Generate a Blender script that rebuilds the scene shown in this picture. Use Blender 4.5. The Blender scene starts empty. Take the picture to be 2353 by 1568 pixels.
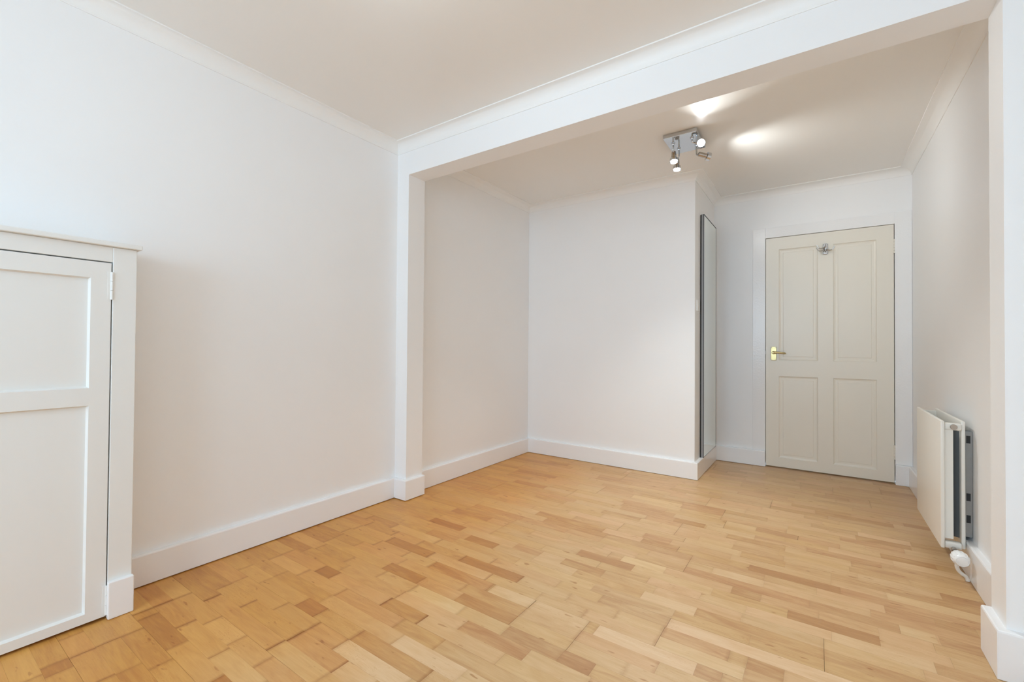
import bpy, bmesh, math, random
from mathutils import Vector, Matrix
PI = math.pi
scene = bpy.context.scene
COL = scene.collection

# ------------------------------------------------------------------ camera
W, H = 2353, 1568
FPX = 1018.7
cam_d = bpy.data.cameras.new('camera')
cam = bpy.data.objects.new('camera', cam_d)
COL.objects.link(cam)
cam_d.sensor_fit = 'HORIZONTAL'
cam_d.sensor_width = 36.0
cam_d.lens = 36.0 * FPX / W
cam_d.clip_start = 0.02
yaw, pitch, roll = map(math.radians, (34.686, 0.683, 0.4215))
fw = Vector((-math.sin(yaw) * math.cos(pitch), math.cos(yaw) * math.cos(pitch), math.sin(pitch)))
rt = Vector((math.cos(yaw), math.sin(yaw), 0))
up = rt.cross(fw)
rt2 = rt * math.cos(roll) + up * math.sin(roll)
up2 = -rt * math.sin(roll) + up * math.cos(roll)
M = Matrix((rt2, up2, -fw)).transposed().to_4x4()
M.translation = Vector((2.385, 0.0, 1.0322))
cam.matrix_world = M
scene.camera = cam

# ------------------------------------------------------------------ light
scene.view_settings.view_transform = 'Standard'
scene.view_settings.look = 'None'
scene.view_settings.gamma = 1.0
scene.view_settings.use_curve_mapping = False
scene.view_settings.exposure = 0.06
scene.cycles.use_denoising = True
scene.cycles.max_bounces = 16
scene.cycles.diffuse_bounces = 10
scene.cycles.glossy_bounces = 6
scene.cycles.transparent_max_bounces = 16
scene.cycles.sample_clamp_indirect = 8.0
scene.cycles.caustics_reflective = False
scene.cycles.caustics_refractive = False

WORLD_STRENGTH = 11.8
SPOT_POWER = 60.0         # each lamp of the ceiling fitting in the rear room
FRONT_POWER = 2.8
SPOT_COLOUR = (0.95, 1.0, 1.0)
FRONT_COLOUR = (0.75, 0.9, 1.0)
WORLD_COLOUR = (0.57, 0.79, 1.0)
LED = (0.92, 0.96, 1.0)
world = bpy.data.worlds.new('daylight')
scene.world = world
world.use_nodes = True
wn = world.node_tree
bg = wn.nodes['Background']
bg.inputs['Color'].default_value = (*WORLD_COLOUR, 1)
bg.inputs['Strength'].default_value = WORLD_STRENGTH

WIN = (0.40, 2.45, 0.85, 2.20)      # window opening x0 x1 z0 z1 in the wall behind the camera
YF = -2.45                          # inner face of that wall
pd = bpy.data.lights.new('window_portal', 'AREA')
pd.shape = 'RECTANGLE'
pd.size = WIN[1] - WIN[0]
pd.size_y = WIN[3] - WIN[2]
pd.cycles.is_portal = True
po = bpy.data.objects.new('window_portal', pd)
COL.objects.link(po)
po.location = ((WIN[0] + WIN[1]) / 2, YF - 0.16, (WIN[2] + WIN[3]) / 2)
po.rotation_euler = (PI / 2, 0, 0)      # its -Z looks to +Y, into the room

# ------------------------------------------------------------------ measures
PX, PX2, XA, X1, XR = 0.1116, 2.8707, 0.0279, 1.5841, 2.9654
YB, DN, Y1, Y2 = 2.0486, 0.1462, 3.6866, 4.4615
YD = YB + DN
HC, HB = 2.410, 2.1866
SK, ST = 0.1295, 0.0264
XF = 2.985                          # right wall of the front room

# ------------------------------------------------------------------ materials
def new_mat(name):
    m = bpy.data.materials.new(name)
    m.use_nodes = True
    nt = m.node_tree
    return m, nt, nt.nodes['Principled BSDF']

def paint(name, col, rough=0.5, bump=0.0, scale=60.0, spec=0.5, vary=0.015):
    m, nt, b = new_mat(name)
    N, L = nt.nodes, nt.links
    tc = N.new('ShaderNodeNewGeometry')
    no = N.new('ShaderNodeTexNoise')
    no.inputs['Scale'].default_value = 2.2
    no.inputs['Detail'].default_value = 3
    L.new(tc.outputs['Position'], no.inputs['Vector'])
    mx = N.new('ShaderNodeMix')
    mx.data_type = 'RGBA'
    c = Vector(col)
    mx.inputs[6].default_value = (*(c * (1 - vary)), 1)
    mx.inputs[7].default_value = (*[min(1, v) for v in c * (1 + vary)], 1)
    L.new(no.outputs['Fac'], mx.inputs[0])
    L.new(mx.outputs[2], b.inputs['Base Color'])
    b.inputs['Roughness'].default_value = rough
    b.inputs['Specular IOR Level'].default_value = spec
    if bump:
        n2 = N.new('ShaderNodeTexNoise')
        n2.inputs['Scale'].default_value = scale
        n2.inputs['Detail'].default_value = 2
        L.new(tc.outputs['Position'], n2.inputs['Vector'])
        bp = N.new('ShaderNodeBump')
        bp.inputs['Strength'].default_value = bump
        bp.inputs['Distance'].default_value = 0.002
        L.new(n2.outputs['Fac'], bp.inputs['Height'])
        L.new(bp.outputs['Normal'], b.inputs['Normal'])
    return m

def metal(name, col, rough=0.12):
    m, nt, b = new_mat(name)
    b.inputs['Base Color'].default_value = (*col, 1)
    b.inputs['Metallic'].default_value = 1.0
    b.inputs['Roughness'].default_value = rough
    N, L = nt.nodes, nt.links
    g = N.new('ShaderNodeNewGeometry')
    no = N.new('ShaderNodeTexNoise')
    no.inputs['Scale'].default_value = 40
    L.new(g.outputs['Position'], no.inputs['Vector'])
    mr = N.new('ShaderNodeMapRange')
    mr.inputs['To Min'].default_value = rough * 0.8
    mr.inputs['To Max'].default_value = rough * 1.3
    L.new(no.outputs['Fac'], mr.inputs['Value'])
    L.new(mr.outputs['Result'], b.inputs['Roughness'])
    return m

M_WALL = paint('wall_paint', (0.88, 0.88, 0.88), 0.42, 0.05, 90)
M_CEIL = paint('ceiling_paint', (0.86, 0.845, 0.815), 0.36, 0.04, 70)
M_COVE = paint('coving_paint', (0.88, 0.875, 0.86), 0.5)
M_GLOSS = paint('gloss_trim_paint', (0.88, 0.88, 0.885), 0.22, 0.08, 35)
M_ARCH = paint('brushed_gloss_paint', (0.88, 0.88, 0.88), 0.16, 0.5, 85, 0.28)
M_DOOR = paint('cream_door_paint', (0.81, 0.765, 0.67), 0.33, 0.05, 50)
M_CUP = paint('cupboard_paint', (0.81, 0.805, 0.78), 0.38, 0.05, 45)
M_RAD = paint('radiator_enamel', (0.80, 0.775, 0.715), 0.35)
M_PLASTIC = paint('white_plastic', (0.85, 0.85, 0.84), 0.3)
M_CHROME = metal('chrome', (0.62, 0.65, 0.69), 0.06)
M_STEEL = metal('brushed_nickel', (0.50, 0.465, 0.43), 0.2)
M_ALU = paint('satin_grey_edge', (0.32, 0.32, 0.325), 0.4)
M_BRASS = metal('polished_brass', (0.50, 0.395, 0.19), 0.30)
M_BLACK = paint('black_edge_and_shade', (0.015, 0.015, 0.016), 0.5)  # mirror backing and glass edge, also painted shade in gaps and holes
M_DARK = paint('dark_gap', (0.03, 0.025, 0.02), 0.8)
M_RUST = metal('dull_bracket_steel', (0.34, 0.335, 0.32), 0.5)
M_FIN_SHADE = paint('shade_grey_fins', (0.10, 0.11, 0.115), 0.6)  # dark colour stands in for the shade between the radiator panels
M_SUB = paint('sub_floor', (0.10, 0.05, 0.02), 0.9)

def mirror_mat():
    m, nt, b = new_mat('mirror_glass')
    b.inputs['Base Color'].default_value = (0.95, 0.975, 0.905, 1)
    b.inputs['Metallic'].default_value = 1.0
    b.inputs['Roughness'].default_value = 0.015
    return m
M_MIRROR = mirror_mat()

def glass_mat():
    m, nt, b = new_mat('window_glass')
    N, L = nt.nodes, nt.links
    out = N['Material Output']
    t = N.new('ShaderNodeBsdfTransparent')
    g = N.new('ShaderNodeBsdfGlossy')
    g.inputs['Roughness'].default_value = 0.02
    mx = N.new('ShaderNodeMixShader')
    mx.inputs[0].default_value = 0.06
    L.new(t.outputs[0], mx.inputs[1])
    L.new(g.outputs[0], mx.inputs[2])
    L.new(mx.outputs[0], out.inputs['Surface'])
    return m
M_GLASS = glass_mat()

def lens_mat(strength):
    m, nt, b = new_mat('lit_lamp_face')
    b.inputs['Base Color'].default_value = (0.9, 0.9, 0.9, 1)
    b.inputs['Emission Color'].default_value = (*LED, 1)
    b.inputs['Emission Strength'].default_value = strength
    return m
M_LENS = lens_mat(25.0)

def wood_mat():
    m, nt, b = new_mat('varnished_beech_strip')
    N, L = nt.nodes, nt.links
    geo = N.new('ShaderNodeNewGeometry')
    at = N.new('ShaderNodeAttribute'); at.attribute_name = 'tone'
    sd = N.new('ShaderNodeAttribute'); sd.attribute_name = 'seed'
    # own offset of the grain for every strip
    off = N.new('ShaderNodeCombineXYZ')
    ml = N.new('ShaderNodeMath'); ml.operation = 'MULTIPLY'; ml.inputs[1].default_value = 37.0
    L.new(sd.outputs['Fac'], ml.inputs[0])
    L.new(ml.outputs[0], off.inputs['X']); L.new(ml.outputs[0], off.inputs['Z'])
    add = N.new('ShaderNodeVectorMath'); add.operation = 'ADD'
    L.new(geo.outputs['Position'], add.inputs[0]); L.new(off.outputs[0], add.inputs[1])
    def noise(scale, sx, sy, detail=4, rough=0.55, dist=0.0):
        mp = N.new('ShaderNodeMapping')
        mp.inputs['Scale'].default_value = (sx, sy, 1)
        L.new(add.outputs[0], mp.inputs['Vector'])
        n = N.new('ShaderNodeTexNoise')
        n.inputs['Scale'].default_value = scale
        n.inputs['Detail'].default_value = detail
        n.inputs['Roughness'].default_value = rough
        n.inputs['Distortion'].default_value = dist
        L.new(mp.outputs[0], n.inputs['Vector'])
        return n
    def math_(op, a, bb=None):
        n = N.new('ShaderNodeMath'); n.operation = op
        for i, v in enumerate((a, bb)):
            if v is None: continue
            if isinstance(v, (int, float)): n.inputs[i].default_value = v
            else: L.new(v, n.inputs[i])
        return n.outputs[0]
    grain = noise(9, 1.2, 22, 5, 0.6, 0.6)
    broad = noise(5, 1.0, 5, 3, 0.5, 1.2)
    v = math_('ADD', math_('MULTIPLY', at.outputs['Fac'], 0.78), math_('MULTIPLY', math_('SUBTRACT', grain.outputs['Fac'], 0.5), 0.60))
    v = math_('ADD', v, math_('MULTIPLY', math_('SUBTRACT', broad.outputs['Fac'], 0.5), 1.0))
    v = math_('MULTIPLY_ADD', v, 0.5); v.node.inputs[2].default_value = 0.5
    cr = N.new('ShaderNodeValToRGB')
    el = cr.color_ramp.elements
    el[0].position = 0.0; el[0].color = (0.36, 0.175, 0.072, 1)
    el[1].position = 1.0; el[1].color = (0.74, 0.56, 0.36, 1)
    e = el.new(0.28); e.color = (0.47, 0.255, 0.115, 1)
    e = el.new(0.5); e.color = (0.585, 0.375, 0.188, 1)
    e = el.new(0.72); e.color = (0.66, 0.455, 0.255, 1)
    L.new(v, cr.inputs['Fac'])
    # each strip its own cast: pinkish, straw or greyish
    cast = N.new('ShaderNodeValToRGB'); cast.color_ramp.interpolation = 'LINEAR'
    ce = cast.color_ramp.elements
    ce[0].position = 0.0; ce[0].color = (1.0, 0.93, 0.90, 1)
    ce[1].position = 1.0; ce[1].color = (0.98, 0.975, 0.96, 1)
    q_ = ce.new(0.4); q_.color = (1.0, 0.985, 0.96, 1)
    q_ = ce.new(0.7); q_.color = (1.0, 0.975, 0.87, 1)
    L.new(sd.outputs['Fac'], cast.inputs['Fac'])
    mc = N.new('ShaderNodeMix'); mc.data_type = 'RGBA'; mc.blend_type = 'MULTIPLY'; mc.inputs[0].default_value = 1.0
    L.new(cr.outputs['Color'], mc.inputs[6]); L.new(cast.outputs['Color'], mc.inputs[7])
    # darker growth-ring figure in some strips
    wv = noise(3.2, 1.6, 9, 2, 0.5, 2.6)
    rg = math_('ABSOLUTE', math_('SUBTRACT', math_('FRACT', math_('MULTIPLY', wv.outputs['Fac'], 9.0)), 0.5))
    rs = N.new('ShaderNodeMapRange'); rs.interpolation_type = 'SMOOTHSTEP'
    rs.inputs['From Min'].default_value = 0.10; rs.inputs['From Max'].default_value = 0.0
    L.new(rg, rs.inputs['Value'])
    fm = N.new('ShaderNodeMapRange'); fm.interpolation_type = 'SMOOTHSTEP'
    fm.inputs['From Min'].default_value = 0.50; fm.inputs['From Max'].default_value = 0.66
    fig = noise(2.4, 1.0, 3.0, 2, 0.5, 0.5)
    L.new(fig.outputs['Fac'], fm.inputs['Value'])
    mg = N.new('ShaderNodeMix'); mg.data_type = 'RGBA'; mg.blend_type = 'MULTIPLY'
    L.new(math_('MULTIPLY', math_('MULTIPLY', rs.outputs[0], fm.outputs[0]), 0.55), mg.inputs[0])
    L.new(mc.outputs[2], mg.inputs[6]); mg.inputs[7].default_value = (0.80, 0.64, 0.48, 1)
    # small knots and flecks
    kn = noise(7, 2.2, 7, 2, 0.4)
    ks = N.new('ShaderNodeMapRange'); ks.inputs['From Min'].default_value = 0.70; ks.inputs['From Max'].default_value = 0.77
    L.new(kn.outputs['Fac'], ks.inputs['Value'])
    m1 = N.new('ShaderNodeMix'); m1.data_type = 'RGBA'; m1.blend_type = 'MULTIPLY'
    L.new(math_('MULTIPLY', ks.outputs[0], 0.75), m1.inputs[0])
    L.new(mg.outputs[2], m1.inputs[6])
    m1.inputs[7].default_value = (0.60, 0.42, 0.26, 1)
    # old amber varnish left on the front left of the floor, worn away elsewhere
    sp = N.new('ShaderNodeSeparateXYZ'); L.new(geo.outputs['Position'], sp.inputs[0])
    pn = N.new('ShaderNodeTexNoise'); pn.inputs['Scale'].default_value = 2.4; pn.inputs['Detail'].default_value = 3
    L.new(geo.outputs['Position'], pn.inputs['Vector'])
    d = math_('ADD', sp.outputs['X'], math_('MULTIPLY', sp.outputs['Y'], 0.16))
    d = math_('ADD', d, math_('MULTIPLY', math_('SUBTRACT', pn.outputs['Fac'], 0.5), 0.7))
    d = math_('ADD', d, math_('MULTIPLY', at.outputs['Fac'], 0.15))
    pr = N.new('ShaderNodeMapRange'); pr.interpolation_type = 'SMOOTHSTEP'
    pr.inputs['From Min'].default_value = 1.85; pr.inputs['From Max'].default_value = 0.70
    L.new(d, pr.inputs['Value'])
    m2 = N.new('ShaderNodeMix'); m2.data_type = 'RGBA'; m2.blend_type = 'MULTIPLY'
    L.new(pr.outputs[0], m2.inputs[0])
    L.new(m1.outputs[2], m2.inputs[6])
    m2.inputs[7].default_value = (1.05, 0.80, 0.40, 1)
    # dirt worked into the end joints of the strips
    e0 = N.new('ShaderNodeAttribute'); e0.attribute_name = 'end_low'
    e1 = N.new('ShaderNodeAttribute'); e1.attribute_name = 'end_high'
    jt = N.new('ShaderNodeAttribute'); jt.attribute_name = 'joint_dirt'
    dist = math_('MINIMUM', math_('SUBTRACT', sp.outputs['X'], e0.outputs['Fac']), math_('SUBTRACT', e1.outputs['Fac'], sp.outputs['X']))
    dn = N.new('ShaderNodeTexNoise'); dn.inputs['Scale'].default_value = 28; dn.inputs['Detail'].default_value = 2
    L.new(geo.outputs['Position'], dn.inputs['Vector'])
    dist = math_('ADD', dist, math_('MULTIPLY', math_('SUBTRACT', dn.outputs['Fac'], 0.5), 0.012))
    er = N.new('ShaderNodeMapRange'); er.interpolation_type = 'SMOOTHSTEP'
    er.inputs['From Min'].default_value = 0.016; er.inputs['From Max'].default_value = -0.001
    L.new(dist, er.inputs['Value'])
    m3 = N.new('ShaderNodeMix'); m3.data_type = 'RGBA'; m3.blend_type = 'MULTIPLY'
    L.new(math_('MULTIPLY', er.outputs[0], jt.outputs['Fac']), m3.inputs[0])
    L.new(m2.outputs[2], m3.inputs[6]); m3.inputs[7].default_value = (0.52, 0.36, 0.22, 1)
    L.new(m3.outputs[2], b.inputs['Base Color'])
    rr = N.new('ShaderNodeMapRange')
    rr.inputs['To Min'].default_value = 0.30; rr.inputs['To Max'].default_value = 0.46
    L.new(broad.outputs['Fac'], rr.inputs['Value'])
    L.new(rr.outputs[0], b.inputs['Roughness'])
    b.inputs['Specular IOR Level'].default_value = 0.4
    bp = N.new('ShaderNodeBump'); bp.inputs['Strength'].default_value = 0.06; bp.inputs['Distance'].default_value = 0.001
    L.new(grain.outputs['Fac'], bp.inputs['Height']); L.new(bp.outputs[0], b.inputs['Normal'])
    return m
M_WOOD = wood_mat()

# ------------------------------------------------------------------ mesh helpers
def add_box(bm, x0, x1, y0, y1, z0, z1):
    vs = [bm.verts.new((x, y, z)) for x in (x0, x1) for y in (y0, y1) for z in (z0, z1)]
    q = lambda *i: bm.faces.new([vs[k] for k in i])
    return [q(0, 1, 3, 2), q(4, 6, 7, 5), q(0, 4, 5, 1), q(2, 3, 7, 6), q(0, 2, 6, 4), q(1, 5, 7, 3)]

def boxes(*bs, bevel=0.0, seg=2):
    bm = bmesh.new()
    for b in bs:
        add_box(bm, *b)
    if bevel:
        bmesh.ops.bevel(bm, geom=bm.edges[:], offset=bevel, segments=seg, profile=0.5, affect='EDGES')
    return bm

def add_lathe(bm, prof, origin, axis, seg=24, cap=True):
    """prof: (distance along axis, radius) pairs."""
    a = Vector(axis).normalized()
    t = a.orthogonal().normalized()
    s = a.cross(t)
    o = Vector(origin)
    rings = []
    for d, r in prof:
        rings.append([bm.verts.new(o + a * d + (t * math.cos(2 * PI * k / seg) + s * math.sin(2 * PI * k / seg)) * r) for k in range(seg)])
    for r0, r1 in zip(rings, rings[1:]):
        for k in range(seg):
            bm.faces.new((r0[k], r0[(k + 1) % seg], r1[(k + 1) % seg], r1[k]))
    if cap:
        bm.faces.new(rings[0][::-1]); bm.faces.new(rings[-1])

def add_tube(bm, pts, rad, seg=12):
    pts = [Vector(p) for p in pts]
    rads = rad if isinstance(rad, (list, tuple)) else [rad] * len(pts)
    rings = []
    prev = None
    for i, p in enumerate(pts):
        d = (pts[min(i + 1, len(pts) - 1)] - pts[max(i - 1, 0)]).normalized()
        if prev is None:
            n = d.orthogonal().normalized()
        else:
            n = (prev - d * prev.dot(d)).normalized()
        prev = n
        s = d.cross(n)
        rings.append([bm.verts.new(p + (n * math.cos(2 * PI * k / seg) + s * math.sin(2 * PI * k / seg)) * rads[i]) for k in range(seg)])
    for r0, r1 in zip(rings, rings[1:]):
        for k in range(seg):
            bm.faces.new((r0[k], r0[(k + 1) % seg], r1[(k + 1) % seg], r1[k]))
    bm.faces.new(rings[0][::-1]); bm.faces.new(rings[-1])

def bez(p0, p1, p2, n=8):
    p0, p1, p2 = map(Vector, (p0, p1, p2))
    return [p0 * (1 - t) ** 2 + p1 * 2 * t * (1 - t) + p2 * t * t for t in [i / n for i in range(n + 1)]]

def sweep(poly, prof, z0):
    """sweep a closed profile of (outwards, up) points along a plan polyline; the room lies right of travel."""
    bm = bmesh.new()
    P = [Vector((x, y)) for x, y in poly]
    rings = []
    for i, p in enumerate(P):
        ns = []
        if i > 0:
            d = (P[i] - P[i - 1]).normalized(); ns.append(Vector((d.y, -d.x)))
        if i < len(P) - 1:
            d = (P[i + 1] - P[i]).normalized(); ns.append(Vector((d.y, -d.x)))
        if len(ns) == 2:
            m = (ns[0] + ns[1]).normalized(); m = m / m.dot(ns[0])
        else:
            m = ns[0]
        rings.append([bm.verts.new((p.x + m.x * a, p.y + m.y * a, z0 + b)) for a, b in prof])
    n = len(prof)
    for r0, r1 in zip(rings, rings[1:]):
        for k in range(n):
            bm.faces.new((r0[k], r0[(k + 1) % n], r1[(k + 1) % n], r1[k]))
    bm.faces.new(rings[0]); bm.faces.new(rings[-1][::-1])
    return bm

def obj(name, bm, m, parent=None, smooth=False):
    bmesh.ops.recalc_face_normals(bm, faces=bm.faces[:])
    me = bpy.data.meshes.new(name)
    bm.to_mesh(me); bm.free()
    if smooth:
        me.polygons.foreach_set('use_smooth', [True] * len(me.polygons))
        try:
            me.set_sharp_from_angle(angle=math.radians(35))
        except Exception:
            pass
    me.materials.append(m)
    o = bpy.data.objects.new(name, me)
    COL.objects.link(o)
    if parent:
        o.parent = parent
        o.matrix_parent_inverse = Matrix.Translation(-parent.location) if parent.type == 'EMPTY' or parent.parent is None else Matrix()
    return o

def struct(name, bm, m, parent=None, smooth=False):
    o = obj(name, bm, m, parent, smooth)
    o['kind'] = 'structure'
    return o

def thing(name, label, cat, loc, group=None):
    o = bpy.data.objects.new(name, None)
    COL.objects.link(o)
    o.location = loc
    o.empty_display_size = 0.1
    o['label'] = label; o['category'] = cat
    if group: o['group'] = group
    return o

# ------------------------------------------------------------------ room shell
YE = Y2 + 0.14
struct('wall_left', boxes((-0.12, 0.0, YF - 0.12, YD, 0, HC), (-0.12, XA, YD, YE, 0, HC)), M_WALL)
struct('wall_right', boxes((XF, XF + 0.12, YF - 0.12, YD, 0, HC), (XR, XF + 0.12, YD, YE, 0, HC)), M_WALL)
struct('wall_recess', boxes((XA, X1, Y1, YE, 0, HC), bevel=0.004), M_WALL)
struct('wall_divider', boxes((0.0, PX, YB, YD, 0, HB), (PX2, XF, YB, YD, 0, HB), (0.0, XF, YB, YD, HB, HC)), M_WALL)
DX0, DX1, DZ = 2.0005, 2.8645, 1.9955         # door opening
struct('wall_back', boxes((X1, DX0, Y2, YE, 0, HC), (DX1, XR, Y2, YE, 0, HC), (DX0, DX1, Y2, YE, DZ, HC),
                          (DX0, DX1, YE - 0.02, YE, 0, DZ)), M_WALL)
x0, x1, z0, z1 = WIN
struct('wall_front', boxes((-0.12, x0, YF - 0.12, YF, 0, HC), (x1, XF + 0.12, YF - 0.12, YF, 0, HC),
                           (x0, x1, YF - 0.12, YF, 0, z0), (x0, x1, YF - 0.12, YF, z1, HC)), M_WALL)
struct('ceiling', boxes((-0.12, XF + 0.12, YF - 0.12, YE, HC, HC + 0.1)), M_CEIL)

# window behind the camera: outer frame, two sashes with glass
w = struct('window_1', boxes((x0, x0 + 0.05, YF - 0.1, YF - 0.03, z0, z1), (x1 - 0.05, x1, YF - 0.1, YF - 0.03, z0, z1),
                             (x0 + 0.05, x1 - 0.05, YF - 0.1, YF - 0.03, z0, z0 + 0.05), (x0 + 0.05, x1 - 0.05, YF - 0.1, YF - 0.03, z1 - 0.05, z1),
                             ((x0 + x1) / 2 - 0.03, (x0 + x1) / 2 + 0.03, YF - 0.1, YF - 0.03, z0 + 0.05, z1 - 0.05)), M_GLOSS)
xm = (x0 + x1) / 2
for a, b_ in ((x0 + 0.05, xm - 0.03), (xm + 0.03, x1 - 0.05)):
    obj('pane', boxes((a, b_, YF - 0.067, YF - 0.063, z0 + 0.05, z1 - 0.05)), M_GLASS, w)
obj('window_sill', boxes((x0 - 0.05, x1 + 0.05, YF, YF + 0.12, z0 - 0.03, z0), bevel=0.004), M_GLOSS, w)

# ------------------------------------------------------------------ floor of separate strips
floor = struct('floor', boxes((-0.12, XF + 0.12, YF - 0.12, YE, -0.06, -0.014)), M_SUB)
MEAS = {-16:[(0.363,0.429,-0.6)],-12:[(0.305,0.579,-0.55),(0.858,1.046,-0.55)],-11:[(0.74,0.992,0.45)],-10:[(0.525,0.714,0.6)],-9:[(0.854,1.12,0.35)],-8:[(1.123,1.265,0.5)],-7:[(0.3,0.637,0.15),(1.03,1.35,0.9)],-6:[(0.678,0.805,-0.6),(1.031,1.378,-0.3)],-5:[(1.171,1.463,0.8)],-4:[(0.465,0.744,0.2),(1.1,1.309,-0.15)],-3:[(0.494,0.604,-0.7),(0.949,1.159,-0.3)],-2:[(0.962,1.301,0.45),(1.307,1.581,-0.4)],-1:[(0.763,0.968,0.25),(0.968,1.239,0.8),(1.448,1.675,-0.35),(1.675,1.789,-0.6)],0:[(0.022,0.258,-0.35),(0.72,0.949,-0.55),(1.166,1.439,-0.45),(1.439,1.677,0.15)],1:[(0.422,0.748,0.2),(1.439,1.677,0.1)],2:[(0.886,1.227,-0.3),(1.238,1.44,0.5),(1.441,1.677,0.4),(1.717,2.058,0.8),(2.058,2.134,-0.4)],3:[(0.509,0.811,-0.5),(1.918,2.189,0.5)],4:[(0.958,1.3,-0.6),(1.918,2.137,-0.1),(2.191,2.294,-0.4)],5:[(1.921,2.476,0.8)],7:[(0.827,1.018,-0.6),(1.779,1.988,0.5),(1.988,2.399,-0.25)],8:[(0.495,0.739,-0.65),(1.094,1.247,-0.2),(1.371,1.578,-0.4)],9:[(0.508,0.696,0.2),(1.98,2.148,0.2),(2.422,2.695,0.5)],10:[(1.391,1.67,-0.55),(2.284,2.562,-0.65)],11:[(0.494,0.774,-0.4),(1.595,1.798,0.6),(2.078,2.188,-0.35),(2.564,2.713,0.3)],12:[(2.354,2.63,-0.35),(2.63,2.73,0.35),(2.737,2.843,-0.3)],13:[(1.98,2.186,0.5)],14:[(2.599,2.745,-0.3),(2.745,2.859,-0.35)],15:[(0.95,1.39,-0.35),(1.39,1.605,0.35),(2.114,2.46,-0.7)],16:[(1.594,1.74,-0.3)],17:[(2.43,2.784,-0.2)],18:[(1.851,2.016,0.25),(2.016,2.243,-0.15),(2.804,2.946,-0.5)],21:[(1.671,1.843,-0.5),(1.853,2.096,0.3)],23:[(2.09,2.291,-0.4),(2.292,2.475,-0.15),(2.638,2.842,-0.5)],25:[(1.324,1.649,0.45)],26:[(2.55,2.778,-0.4)],32:[(2.236,2.548,-0.3),(2.793,2.933,-0.45)],37:[(2.354,2.555,-0.35)]}
JOINT = {-1: [0.957], 0: [1.44, 1.676], 1: [1.918], 2: [2.399], -2: [1.12], -3: [0.86]}   # end joints of whole planks (three strips wide)
PITCH, YREF = 0.065, 1.3575
rng = random.Random(11)
def fill(a, b):
    """break the free run a..b into strips of believable length"""
    out = []
    while b - a > 0.52:
        l = rng.uniform(0.17, 0.40)
        out.append((a, a + l)); a += l
    if b - a > 0.36 and rng.random() < 0.6:
        m_ = a + (b - a) * rng.uniform(0.4, 0.6)
        out += [(a, m_), (m_, b)]
    elif b - a > 0.004:
        out.append((a, b))
    return out
strips = []
r0 = math.floor((YF - YREF) / PITCH); r1 = math.ceil((Y2 + 0.06 - YREF) / PITCH)
pj = {}
for r in range(r0, r1):
    pl = r // 3
    ya, yb_ = YREF + r * PITCH, YREF + (r + 1) * PITCH
    if pl not in JOINT:
        pj.setdefault(pl, sorted(rng.uniform(0.2, 2.8) for _ in range(2)))
    joints = JOINT.get(pl) or pj[pl]
    xs = [(a, b, t) for a, b, t in MEAS.get(r, [])]
    free, c = [], 0.0
    for a, b, t in xs:
        if a - c > 0.004: free.append((c, a))
        c = b
    xe = XF if ya < YD else XR
    if xe - c > 0.004: free.append((c, xe))
    rows = [(a, b, t, 0) for a, b, t in xs]
    for a, b in free:
        cuts = [a] + [j for j in joints if a + 0.06 < j < b - 0.06] + [b]
        for u, v in zip(cuts, cuts[1:]):
            for p, q in fill(u, v):
                rows.append((p, q, max(-0.6, min(0.7, rng.gauss(0.05, 0.17))), 0))
    rows.sort()
    for a, b, t, _ in rows:
        ea = 0.00045 if any(abs(a - j) < 0.01 for j in joints) else 0.00012
        eb = 0.00045 if any(abs(b - j) < 0.01 for j in joints) else 0.00012
        g0 = 0.0003 if r % 3 == 0 else 0.0001
        g1 = 0.0003 if r % 3 == 2 else 0.0001
        strips.append((a + ea, b - eb, ya + g0, yb_ - g1, t, rng.uniform(-0.0004, 0.0), rng.random(),
                       min(1.0, (0.95 if max(ea, eb) > 0.0003 else 0.55) * rng.uniform(0.2, 1.1) * (1.0 if (a + b) / 2 < 1.25 and r < 6 else 0.42 if r < 6 else 0.16))))

def size_in_view(s):
    a, b, c, d, *_ = s
    pts = []
    for x in (a, (a + b) / 2, b):
        v = Vector((x, (c + d) / 2, 0)) - M.translation
        z = v.dot(fw)
        if z < 0.05: continue
        u, w_ = v.dot(rt2) / z * FPX, v.dot(up2) / z * FPX
        if abs(u) < W / 2 and abs(w_) < H / 2:
            pts.append(z)
    if not pts: return 0
    if b < 0.21 and d < 0.6: return 0
    return (b - a) * (d - c) / min(pts) ** 3
order = sorted(range(len(strips)), key=lambda i: -size_in_view(strips[i]))
single = set(order[:300])

def strip_mesh(lst, name):
    verts, faces, tone, seed, lo, hi, jd = [], [], [], [], [], [], []
    for a, b, c, d, t, dz, sd, dirt in lst:
        k = len(verts)
        for z in (-0.014, dz):
            verts += [(a, c, z), (b, c, z), (b, d, z), (a, d, z)]
        fs = [(k + 4, k + 5, k + 6, k + 7), (k, k + 1, k + 5, k + 4), (k + 1, k + 2, k + 6, k + 5), (k + 2, k + 3, k + 7, k + 6), (k + 3, k, k + 4, k + 7)]
        faces += fs; tone += [t] * 5; seed += [sd] * 5; lo += [a] * 5; hi += [b] * 5; jd += [dirt] * 5
    me = bpy.data.meshes.new(name)
    me.from_pydata(verts, [], faces)
    for nm, vals in (('tone', tone), ('seed', seed), ('end_low', lo), ('end_high', hi), ('joint_dirt', jd)):
        at = me.attributes.new(nm, 'FLOAT', 'FACE')
        at.data.foreach_set('value', vals)
    me.materials.append(M_WOOD)
    return me
for i in sorted(single):
    o = bpy.data.objects.new('floor_strip', strip_mesh([strips[i]], 'floor_strip'))
    COL.objects.link(o); o.parent = floor
o = bpy.data.objects.new('far_floor_strips', strip_mesh([s for i, s in enumerate(strips) if i not in single], 'far_floor_strips'))
COL.objects.link(o); o.parent = floor; o['kind'] = 'stuff'

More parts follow.
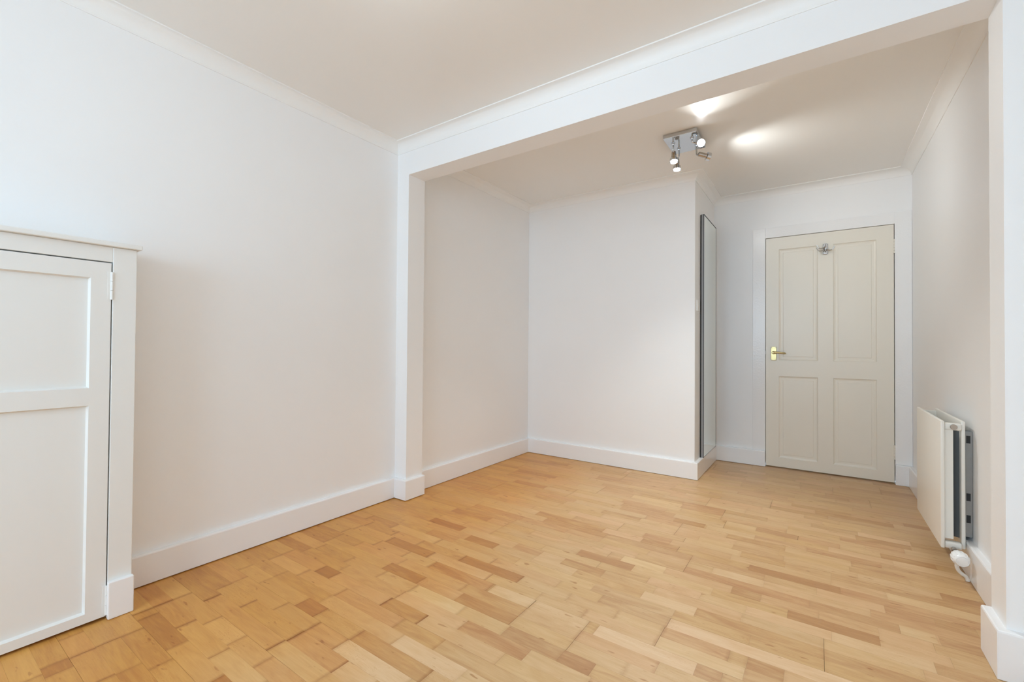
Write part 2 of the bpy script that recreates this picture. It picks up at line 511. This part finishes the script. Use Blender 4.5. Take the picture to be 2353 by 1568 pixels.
# ------------------------------------------------------------------ skirting boards
def skirt_prof(h, t=ST):
    return [(0, 0), (t, 0), (t, h - 0.006), (t - 0.0018, h - 0.0018), (t - 0.006, h), (0, h)]
Z0 = 0.0030
struct('baseboard_left', sweep([(0, 0.60), (0, YB), (PX, YB), (PX, YD)], skirt_prof(SK), 0.0050), M_GLOSS)
struct('baseboard_alcove', sweep([(XA, YD), (XA, Y1), (X1, Y1), (X1, Y2), (DX0 - 0.001, Y2)], skirt_prof(SK + 0.002), Z0), M_GLOSS)
struct('baseboard_right', sweep([(DX1 + 0.001, Y2), (XR, Y2), (XR, YD)], skirt_prof(0.151), 0.0015), M_GLOSS)
struct('baseboard_divider', sweep([(PX2, YD), (PX2, YB), (XF, YB), (XF, YF)], skirt_prof(0.1508), 0.0012), M_GLOSS)

# ------------------------------------------------------------------ coving
def cove_prof(c, ch, n=10):
    p = [(0, 0), (0, -ch), (0.004, -ch), (0.0045, -ch + 0.003)]
    a, b = c - 0.010, ch - 0.009
    for i in range(n + 1):
        th = PI / 2 * i / n
        p.append((c - 0.0055 - a * math.cos(th), -ch + 0.003 + b * math.sin(th)))
    p += [(c - 0.001, -0.006), (c, -0.005), (c, 0)]
    return p
struct('trim_1', sweep([(0, YF), (0, YB), (XF, YB), (XF, YF)], cove_prof(0.0612, 0.0676), HC), M_COVE, smooth=True)
struct('trim_2', sweep([(XA, YD), (XA, Y1), (X1, Y1), (X1, Y2), (XR, Y2), (XR, YD)], cove_prof(0.0732, 0.0582), HC), M_COVE, smooth=True)

# ------------------------------------------------------------------ door and its casing
struct('trim_3', boxes((1.902, DX0, Y2 - 0.006, Y2, SK + 0.004, 2.085), (DX0, DX1, Y2 - 0.006, Y2, DZ, 2.085), (DX1, XR - 0.001, Y2 - 0.006, Y2, 0.153, 2.085), bevel=0.002), M_ARCH)
door = struct('door_1', boxes((DX0 + 0.0035, DX0 + 0.1, Y2, Y2 + 0.04, 0.012, DZ - 0.004),      # stiles and rails
                              (2.7575, DX1 - 0.0045, Y2, Y2 + 0.04, 0.012, DZ - 0.004),
                              (2.380, 2.482, Y2, Y2 + 0.04, 0.012, DZ - 0.004),
                              (DX0 + 0.1, 2.380, Y2, Y2 + 0.04, 1.888, DZ - 0.004), (2.482, 2.7575, Y2, Y2 + 0.04, 1.888, DZ - 0.004),
                              (DX0 + 0.1, 2.380, Y2, Y2 + 0.04, 0.792, 0.928), (2.482, 2.7575, Y2, Y2 + 0.04, 0.792, 0.928),
                              (DX0 + 0.1, 2.380, Y2, Y2 + 0.04, 0.012, 0.090), (2.482, 2.7575, Y2, Y2 + 0.04, 0.012, 0.090)), M_DOOR)
def panel(xa, xb, za, zb):
    """moulded recess with a slightly raised field"""
    bm = bmesh.new()
    loops = []
    for ins, dy in ((0, 0.0), (0.006, 0.007), (0.016, 0.010), (0.030, 0.010), (0.034, 0.0075)):
        loops.append([bm.verts.new((x, Y2 + dy, z)) for x, z in ((xa + ins, za + ins), (xb - ins, za + ins), (xb - ins, zb - ins), (xa + ins, zb - ins))])
    for l0, l1 in zip(loops, loops[1:]):
        for k in range(4):
            bm.faces.new((l0[k], l0[(k + 1) % 4], l1[(k + 1) % 4], l1[k]))
    bm.faces.new(loops[-1])
    back = [bm.verts.new((x, Y2 + 0.035, z)) for x, z in ((xa, za), (xb, za), (xb, zb), (xa, zb))]
    for k in range(4):
        bm.faces.new((loops[0][k], back[k], back[(k + 1) % 4], loops[0][(k + 1) % 4]))
    bm.faces.new(back[::-1])
    return bm
for xa, xb in ((DX0 + 0.1, 2.380), (2.482, 2.7575)):
    for za, zb in ((0.928, 1.888), (0.090, 0.792)):
        obj('door_panel', panel(xa, xb, za, zb), M_DOOR, door)
# brass lever handle
hy = Y2
hp = obj('handle', boxes((2.042, 2.084, hy - 0.006, hy, 0.926, 1.045), bevel=0.0025), M_BRASS, door)
hp['label'] = 'polished brass lever handle'
bm = bmesh.new()
add_lathe(bm, [(0, 0.011), (0.004, 0.013), (0.02, 0.0095), (0.04, 0.0095), (0.044, 0.006)], (2.061, hy - 0.005, 0.994), (0, -1, 0), 20)
add_tube(bm, bez((2.061, hy - 0.038, 0.995), (2.095, hy - 0.045, 0.998), (2.128, hy - 0.044, 0.992), 8) +
         bez((2.136, hy - 0.044, 0.991), (2.148, hy - 0.042, 0.989), (2.153, hy - 0.034, 0.989), 4), [0.0105] * 3 + [0.0085] * 8 + [0.0075, 0.006, 0.004], 12)
obj('lever', bm, M_BRASS, hp, smooth=True)
for sx in (2.048, 2.078):
    for sz in (0.933, 1.038):
        bm = bmesh.new(); add_lathe(bm, [(0, 0.0032), (0.0012, 0.0032)], (sx, hy - 0.0058, sz), (0, -1, 0), 10)
        obj('screw', bm, M_RUST, hp)
obj('latch', boxes((DX0 - 0.0005, DX0 + 0.004, hy - 0.001, hy + 0.025, 0.984, 1.011)), M_RUST, door)
for za, zb in ((1.768, 1.880), (0.188, 0.300)):
    bm = bmesh.new()
    n = 5; hgt = (zb - za) / n
    for k in range(n):
        add_lathe(bm, [(0, 0.0055), (hgt - 0.002, 0.0055)], (DX1 - 0.004, hy - 0.004, za + k * hgt), (0, 0, 1), 12)
    add_box(bm, DX1 - 0.022, DX1 - 0.006, hy - 0.0012, hy + 0.001, za, zb)
    obj('hinge', bm, M_DOOR, door)

# ------------------------------------------------------------------ coat hook on the door
ch_ = thing('coat_hook', 'small chrome triple coat hook near the top of the cream door', 'hook', (2.43, Y2, 1.855))
bm = bmesh.new()
pts = [(2.412, 1.812), (2.420, 1.806), (2.440, 1.806), (2.447, 1.812), (2.447, 1.890), (2.440, 1.897), (2.420, 1.897), (2.412, 1.890)]
f0 = [bm.verts.new((x, Y2 - 0.0005, z)) for x, z in pts]
f1 = [bm.verts.new((x, Y2 - 0.006, z)) for x, z in pts]
f2 = [bm.verts.new((2.4295 + (x - 2.4295) * 0.8, Y2 - 0.009, 1.8515 + (z - 1.8515) * 0.92)) for x, z in pts]
for a, b_ in ((f0, f1), (f1, f2)):
    for k in range(8):
        bm.faces.new((a[k], a[(k + 1) % 8], b_[(k + 1) % 8], b_[k]))
bm.faces.new(f0[::-1]); bm.faces.new(f2)
obj('back_plate', bm, M_CHROME, ch_)
bm = bmesh.new()
add_lathe(bm, [(0, 0.007), (0.012, 0.008), (0.035, 0.0065), (0.044, 0.004)], (2.431, Y2 - 0.008, 1.850), (0, -1, -0.15), 16)
add_tube(bm, [(2.431, Y2 - 0.03, 1.885), (2.431, Y2 - 0.04, 1.86), (2.431, Y2 - 0.034, 1.83)], [0.004, 0.007, 0.005], 12)
obj('boss', bm, M_CHROME, ch_, smooth=True)
def hook_arm(dx, dz, dy):
    s = 1 if dx > 0 else -1
    p = bez((2.431, Y2 - 0.03, 1.850 + dz), (2.431 + dx * 0.35, Y2 - 0.04 - dy, 1.828 + dz), (2.431 + dx * 0.68, Y2 - 0.05 - dy, 1.833 + dz), 7)
    p += bez((2.431 + dx * 0.72, Y2 - 0.05 - dy, 1.834 + dz), (2.431 + dx * 0.85, Y2 - 0.052 - dy, 1.842 + dz), (2.431 + dx, Y2 - 0.054 - dy, 1.862 + dz), 5)
    bm = bmesh.new(); add_tube(bm, p, [0.0048 - 0.0022 * i / (len(p) - 1) for i in range(len(p))], 10)
    return bm
for dx, dz, dy in ((-0.060, 0.020, 0.0), (-0.064, -0.002, 0.012), (0.060, 0.0, 0.0)):
    obj('hook', hook_arm(dx, dz, dy), M_STEEL, ch_, smooth=True)
for sx in (2.418, 2.441):
    for sz in (1.818, 1.885):
        bm = bmesh.new(); add_lathe(bm, [(0, 0.0035), (0.0015, 0.003)], (sx, Y2 - 0.0085, sz), (0, -1, 0), 10)
        obj('screw', bm, M_RUST, ch_)

# ------------------------------------------------------------------ tall mirror on the side of the recess wall
mi = thing('wall_mirror', 'tall narrow wall mirror with a grey edge, standing on the skirting beside the door', 'mirror', (X1 + 0.015, 4.13, 0.132))
mx0, mx1, my0, my1, mz0, mz1 = X1 + 0.004, X1 + 0.029, 3.868, 4.392, 0.134, 2.128
obj('frame', boxes((mx0, mx1, my0, my0 + 0.004, mz0, mz1), (mx0, mx1, my1 - 0.004, my1, mz0, mz1),
                   (mx0, mx1, my0 + 0.004, my1 - 0.004, mz0, mz0 + 0.004), (mx0, mx1, my0 + 0.004, my1 - 0.004, mz1 - 0.004, mz1)), M_ALU, mi)
obj('mirror_glass', boxes((mx1 - 0.006, mx1 - 0.0012, my0 + 0.004, my1 - 0.004, mz0 + 0.004, mz1 - 0.004)), M_MIRROR, mi)
obj('backing', boxes((mx0, mx1 - 0.007, my0 + 0.004, my1 - 0.004, mz0 + 0.004, mz1 - 0.004)), M_BLACK, mi)
obj('edge_and_gap_shade', boxes((X1 + 0.0005, X1 + 0.010, my0 - 0.001, my1, mz0, mz1 - 0.004)), M_BLACK, mi)  # black strip painting the shadow gap between mirror and wall
obj('edge_and_gap_shade', boxes((mx1 - 0.0045, mx1 + 0.0004, my0 - 0.001, my0 + 0.0005, mz0, mz1), (mx1 - 0.001, mx1 + 0.0004, my0 + 0.0005, my1, mz1 - 0.004, mz1 + 0.0005)), M_BLACK, mi)

sw = thing('light_switch', 'white plastic light switch on the wall corner in front of the tall mirror', 'switch', (X1, 3.772, 1.37))
obj('face_plate', boxes((X1, X1 + 0.009, 3.729, 3.815, 1.325, 1.412), bevel=0.002), M_PLASTIC, sw)
obj('rocker', boxes((X1 + 0.009, X1 + 0.013, 3.764, 3.780, 1.354, 1.384), bevel=0.001), M_PLASTIC, sw)
for yy in (3.742, 3.802):
    bm = bmesh.new(); add_lathe(bm, [(0, 0.003), (0.001, 0.003)], (X1 + 0.009, yy, 1.3685), (1, 0, 0), 10)
    obj('screw', bm, M_PLASTIC, sw)

# ------------------------------------------------------------------ cupboard under the left wall
cy0 = -0.30
cu = thing('built_in_cupboard', 'white built-in low cupboard against the left wall with a panelled door', 'cupboard', (0.1, 0.15, 0))
obj('side_post', boxes((0.002, 0.19, 0.5165, 0.588, 0.0012, 1.396), bevel=0.002), M_CUP, cu)
obj('side_post', boxes((0.002, 0.19, cy0 - 0.075, cy0 - 0.003, 0.0012, 1.396), bevel=0.002), M_CUP, cu)
obj('head_rail', boxes((0.002, 0.188, cy0 - 0.003, 0.5165, 1.339, 1.396), bevel=0.0015), M_CUP, cu)
obj('top_ledge', boxes((0.002, 0.208, cy0 - 0.09, 0.600, 1.3965, 1.4145), bevel=0.003), M_CUP, cu)
obj('plinth_block', boxes((0.19, 0.211, 0.5145, 0.5905, 0.0012, 0.1385), bevel=0.003), M_GLOSS, cu)
obj('plinth_block', boxes((0.19, 0.211, cy0 - 0.077, cy0 - 0.001, 0.0012, 0.1385), bevel=0.003), M_GLOSS, cu)
obj('back_lining', boxes((0.004, 0.012, cy0 - 0.003, 0.5165, 0.002, 1.339)), M_DARK, cu)
ya_, yb_ = cy0, 0.5125
yl, yr = cy0 + 0.065, 0.4555
dz0, dz1 = 0.011, 1.3345
cd = obj('cupboard_door', boxes((0.150, 0.188, yr, yb_, dz0, dz1), (0.150, 0.188, ya_, yl, dz0, dz1),
                                (0.150, 0.188, yl, yr, 1.274, dz1), (0.150, 0.188, yl, yr, 0.8035, 0.8675), (0.150, 0.188, yl, yr, dz0, 0.044)), M_CUP, cu)
def cup_panel(za, zb):
    bm = bmesh.new()
    loops = []
    for ins, dx in ((0, 0.188), (0.004, 0.176), (0.005, 0.174)):
        loops.append([bm.verts.new((dx, y, z)) for y, z in ((yl + ins, za + ins), (yr - ins, za + ins), (yr - ins, zb - ins), (yl + ins, zb - ins))])
    for l0, l1 in zip(loops, loops[1:]):
        for k in range(4):
            bm.faces.new((l0[k], l0[(k + 1) % 4], l1[(k + 1) % 4], l1[k]))
    bm.faces.new(loops[-1])
    bk = [bm.verts.new((0.155, y, z)) for y, z in ((yl, za), (yr, za), (yr, zb), (yl, zb))]
    for k in range(4):
        bm.faces.new((loops[0][k], bk[k], bk[(k + 1) % 4], loops[0][(k + 1) % 4]))
    bm.faces.new(bk[::-1])
    return bm
for za, zb in ((0.8675, 1.274), (0.044, 0.8035)):
    obj('panel', cup_panel(za, zb), M_CUP, cd)
for za, zb in ((1.197, 1.302), (0.016, 0.125)):
    bm = bmesh.new()
    hgt = (zb - za) / 3
    for k in range(3):
        add_lathe(bm, [(0, 0.0048), (hgt - 0.0015, 0.0048)], (0.1895, 0.5145, za + k * hgt), (0, 0, 1), 12)
    add_box(bm, 0.187, 0.1892, 0.502, 0.513, za, zb)
    obj('hinge', bm, M_CUP, cd)

# ------------------------------------------------------------------ radiator
RX = 2.848
ry0, ry1, rz0, rz1 = 2.822, 3.425, 0.118, 0.702
ra = thing('radiator', 'cream double panel radiator on the right wall with a white valve', 'radiator', (2.9, 3.12, 0.118))
def rad_panel(xa, xb, ya, yb, za, zb):
    bm = boxes((xa, xb, ya, yb, za, zb), bevel=0.004, seg=3)
    return bm
obj('front_panel', rad_panel(RX, RX + 0.014, ry0, ry1, rz0, rz1), M_RAD, ra, smooth=True)
obj('back_panel', rad_panel(2.922, 2.936, ry0 + 0.03, ry1 - 0.01, rz0, rz1), M_RAD, ra, smooth=True)
# convector fins folded sheet between the panels
bm = bmesh.new()
fy0, fy1, nf = ry0 + 0.035, ry1 - 0.035, 22
xs_, sheet = [], []
for k in range(nf * 2 + 1):
    yy = fy0 + (fy1 - fy0) * k / (nf * 2)
    xx = RX + 0.0145 if (k // 1) % 4 in (0, 3) else RX + 0.042
    sheet.append((xx, yy))
for (xa, ya), (xb, yb) in zip(sheet, sheet[1:]):
    v = [bm.verts.new(p) for p in ((xa, ya, rz0 + 0.04), (xb, yb, rz0 + 0.04), (xb, yb, rz1 - 0.05), (xa, ya, rz1 - 0.05))]
    bm.faces.new(v)
obj('convector_fins', bm, M_RAD, ra)
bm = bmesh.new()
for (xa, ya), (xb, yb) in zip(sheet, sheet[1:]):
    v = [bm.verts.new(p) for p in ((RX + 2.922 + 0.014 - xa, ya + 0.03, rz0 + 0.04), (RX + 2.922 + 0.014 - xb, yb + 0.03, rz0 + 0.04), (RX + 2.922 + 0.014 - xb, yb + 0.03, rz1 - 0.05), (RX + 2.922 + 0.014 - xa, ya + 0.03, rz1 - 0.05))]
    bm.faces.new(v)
obj('inner_fins', bm, M_FIN_SHADE, ra)  # second fin sheet, coloured dark so the gap reads as shaded
obj('end_fin', boxes((RX + 0.0145, RX + 0.046, ry0 + 0.022, ry0 + 0.0235, rz0 + 0.042, rz1 - 0.042)), M_RAD, ra)
def tapping(z):
    bm = bmesh.new()
    add_box(bm, RX + 0.014, 2.922, ry0 + 0.012, ry0 + 0.045, z - 0.016, z + 0.016)
    bmesh.ops.bevel(bm, geom=bm.edges[:], offset=0.008, segments=3, profile=0.5, affect='EDGES')
    return bm
obj('header_pipe', tapping(rz1 - 0.026), M_RAD, ra, smooth=True)
obj('header_pipe', tapping(rz0 + 0.014), M_RAD, ra, smooth=True)
for zz in (rz1 - 0.026, rz0 + 0.014):
    bm = bmesh.new(); add_box(bm, RX + 0.014, 2.922, ry1 - 0.045, ry1 - 0.015, zz - 0.014, zz + 0.014)
    obj('header_pipe', bm, M_RAD, ra)
bm = bmesh.new(); add_lathe(bm, [(0, 0.0125), (0.006, 0.0125), (0.0075, 0.011)], (2.894, ry0 + 0.013, rz1 - 0.026), (0, -1, 0), 20)
p_ = obj('blanking_plug', bm, M_STEEL, ra, smooth=True); p_['label'] = 'round metal blanking plug'
for yy in (2.90, 3.34):
    b_ = obj('wall_bracket', boxes((2.9365, 2.941, yy - 0.018, yy + 0.018, 0.17, 0.655), (2.941, XR - 0.001, yy - 0.018, yy - 0.0155, 0.17, 0.655), (2.941, XR - 0.001, yy + 0.0155, yy + 0.018, 0.17, 0.655)), M_RUST, ra)
    for zz in (0.235, 0.335, 0.60):
        obj('slot', boxes((2.944, 2.958, yy - 0.0186, yy - 0.0179, zz, zz + 0.035)), M_BLACK, b_)  # black box on the surface, painting the shade inside a hole
# thermostatic valve
vx, vy, vz = 2.893, 2.775, 0.115
bm = bmesh.new()
add_lathe(bm, [(0, 0.010), (0.025, 0.010), (0.026, 0.013), (0.036, 0.013)], (vx, ry0 + 0.016, vz + 0.004), (0, -1, 0), 16)
add_lathe(bm, [(0, 0.012), (0.036, 0.012)], (vx, vy + 0.006, vz - 0.034), (0, 0, 1), 16)
vb = obj('valve_body', bm, M_STEEL, ra, smooth=True)
vb['label'] = 'metal valve body'
bm = bmesh.new()
ax = Vector((0.10, -1.0, -0.12)).normalized()
add_lathe(bm, [(0, 0.012), (0.004, 0.019), (0.012, 0.0245), (0.028, 0.0295), (0.045, 0.0295), (0.060, 0.026), (0.064, 0.023), (0.066, 0.0215), (0.064, 0.0195), (0.0675, 0.0165), (0.0685, 0.010), (0.0685, 0.001)],
          (vx, vy + 0.006, vz), ax, 28)
tv = obj('valve_head', bm, M_PLASTIC, ra, smooth=True)
tv['label'] = 'white plastic thermostat head'
o_ = Vector((vx, vy + 0.006, vz))
t_ = ax.orthogonal().normalized(); s_ = ax.cross(t_)
for k in range(14):
    th = 2 * PI * k / 14
    d_ = t_ * math.cos(th) + s_ * math.sin(th)
    bm = bmesh.new(); add_tube(bm, [o_ + ax * 0.016 + d_ * 0.0263, o_ + ax * 0.036 + d_ * 0.0303, o_ + ax * 0.054 + d_ * 0.0277], 0.0016, 6)
    obj('grip_rib', bm, M_PLASTIC, tv)
bm = bmesh.new()
add_tube(bm, [(vx, vy + 0.006, vz - 0.03), (vx, vy + 0.006, 0.072)] + bez((vx, vy + 0.008, 0.060), (vx + 0.004, vy + 0.012, 0.034), (2.922, vy + 0.016, 0.022), 6) + [(2.929, vy + 0.018, 0.010), (2.930, vy + 0.018, 0.001)], 0.0075, 12)
obj('supply_pipe', bm, M_RAD, ra, smooth=True)

# ------------------------------------------------------------------ ceiling spotlights
def spot_fitting(name, label, cx, cy, group, heads, power, colour):
    hx, hy_ = 0.103, 0.138
    zt = HC
    t = thing(name, label, 'light', (cx, cy, zt), group)
    bm = boxes((cx - hx, cx + hx, cy - hy_, cy + hy_, zt - 0.026, zt), bevel=0.003)
    obj('mounting_plate', bm, M_CHROME, t)
    for (bx, by), (lx, ly, lz), d, on, cone in heads:
        dv = Vector(d).normalized()
        lens = Vector((cx + lx, cy + ly, lz))
        neck = lens - dv * 0.078                       # rear end of the lamp holder
        base = Vector((cx + bx, cy + by, zt - 0.026))
        bm = bmesh.new()
        add_lathe(bm, [(0, 0.0125), (0.004, 0.0125), (0.006, 0.009), (0.012, 0.007)], base, (0, 0, -1), 18)
        el = Vector((base.x, base.y, min(neck.z, base.z - 0.02)))
        add_tube(bm, [base - Vector((0, 0, 0.008))] + bez(base.lerp(el, 0.75), el, neck + dv * 0.006, 6), 0.0055, 10)
        arm = obj('arm', bm, M_CHROME, t, smooth=True)
        bm = bmesh.new()
        add_lathe(bm, [(0, 0.010), (0.002, 0.0135), (0.006, 0.0145), (0.038, 0.0165), (0.040, 0.0145), (0.054, 0.0165)], neck, dv, 24)
        hd = obj('lamp_holder', bm, M_STEEL, t, smooth=True)
        bm = bmesh.new()
        add_lathe(bm, [(0.0, 0.0225), (0.001, 0.0255), (0.0225, 0.0265), (0.024, 0.0255), (0.0225, 0.0235), (0.004, 0.0215)], lens - dv * 0.0225, dv, 28)
        obj('ring', bm, M_CHROME, hd, smooth=True)
        bm = bmesh.new()
        add_lathe(bm, [(0, 0.0205), (0.0012, 0.0215), (0.0022, 0.019), (0.0026, 0.010)], lens - dv * 0.0035, dv, 28)
        obj('lamp_face', bm, M_LENS, hd, smooth=True)
        ld = bpy.data.lights.new('lamp', 'SPOT')
        ld.energy = power * on; ld.color = colour
        ld.spot_size = math.radians(cone); ld.spot_blend = 1.0
        ld.shadow_soft_size = 0.018
        lo = bpy.data.objects.new('lamp', ld); COL.objects.link(lo)
        lo.location = lens + dv * 0.006
        lo.rotation_euler = (-dv).to_track_quat('Z', 'Y').to_euler()
    return t
cx, cy = 1.655, 3.048
spot_fitting('ceiling_spotlight', 'square chrome ceiling spotlight with four adjustable lamps by the recess wall', cx, cy, None, [
    ((-0.062, -0.045), (1.598 - cx, 3.005 - cy, 2.262), (0.09, -0.27, -0.96), 0.95, 110),
    ((-0.050, 0.055), (1.594 - cx, 3.095 - cy, 2.240), (0.04, -0.20, -0.98), 0.60, 104),
    ((0.060, -0.060), (1.777 - cx, 2.955 - cy, 2.322), (0.30, -0.86, -0.38), 0.50, 108),
    ((0.062, 0.060), (1.796 - cx, 3.12 - cy, 2.288), (0.80, 0.58, -0.23), 0.30, 115)], SPOT_POWER, SPOT_COLOUR)
fx, fy = 1.25, 0.72
spot_fitting('ceiling_spotlight', 'square chrome ceiling spotlight on the front room ceiling, on the near side of the beam', fx, fy, None, [
    ((-0.062, -0.055), (-0.11, -0.05, 2.29), (-0.85, -0.25, -0.30), 1.0, 165),
    ((-0.062, 0.055), (-0.07, 0.11, 2.29), (-0.25, 0.9, -0.18), 1.0, 165),
    ((0.062, -0.055), (0.09, -0.10, 2.28), (0.55, -0.7, -0.5), 1.0, 165),
    ((0.062, 0.055), (0.09, 0.11, 2.29), (0.45, 0.85, -0.22), 1.0, 165)], FRONT_POWER, FRONT_COLOUR)
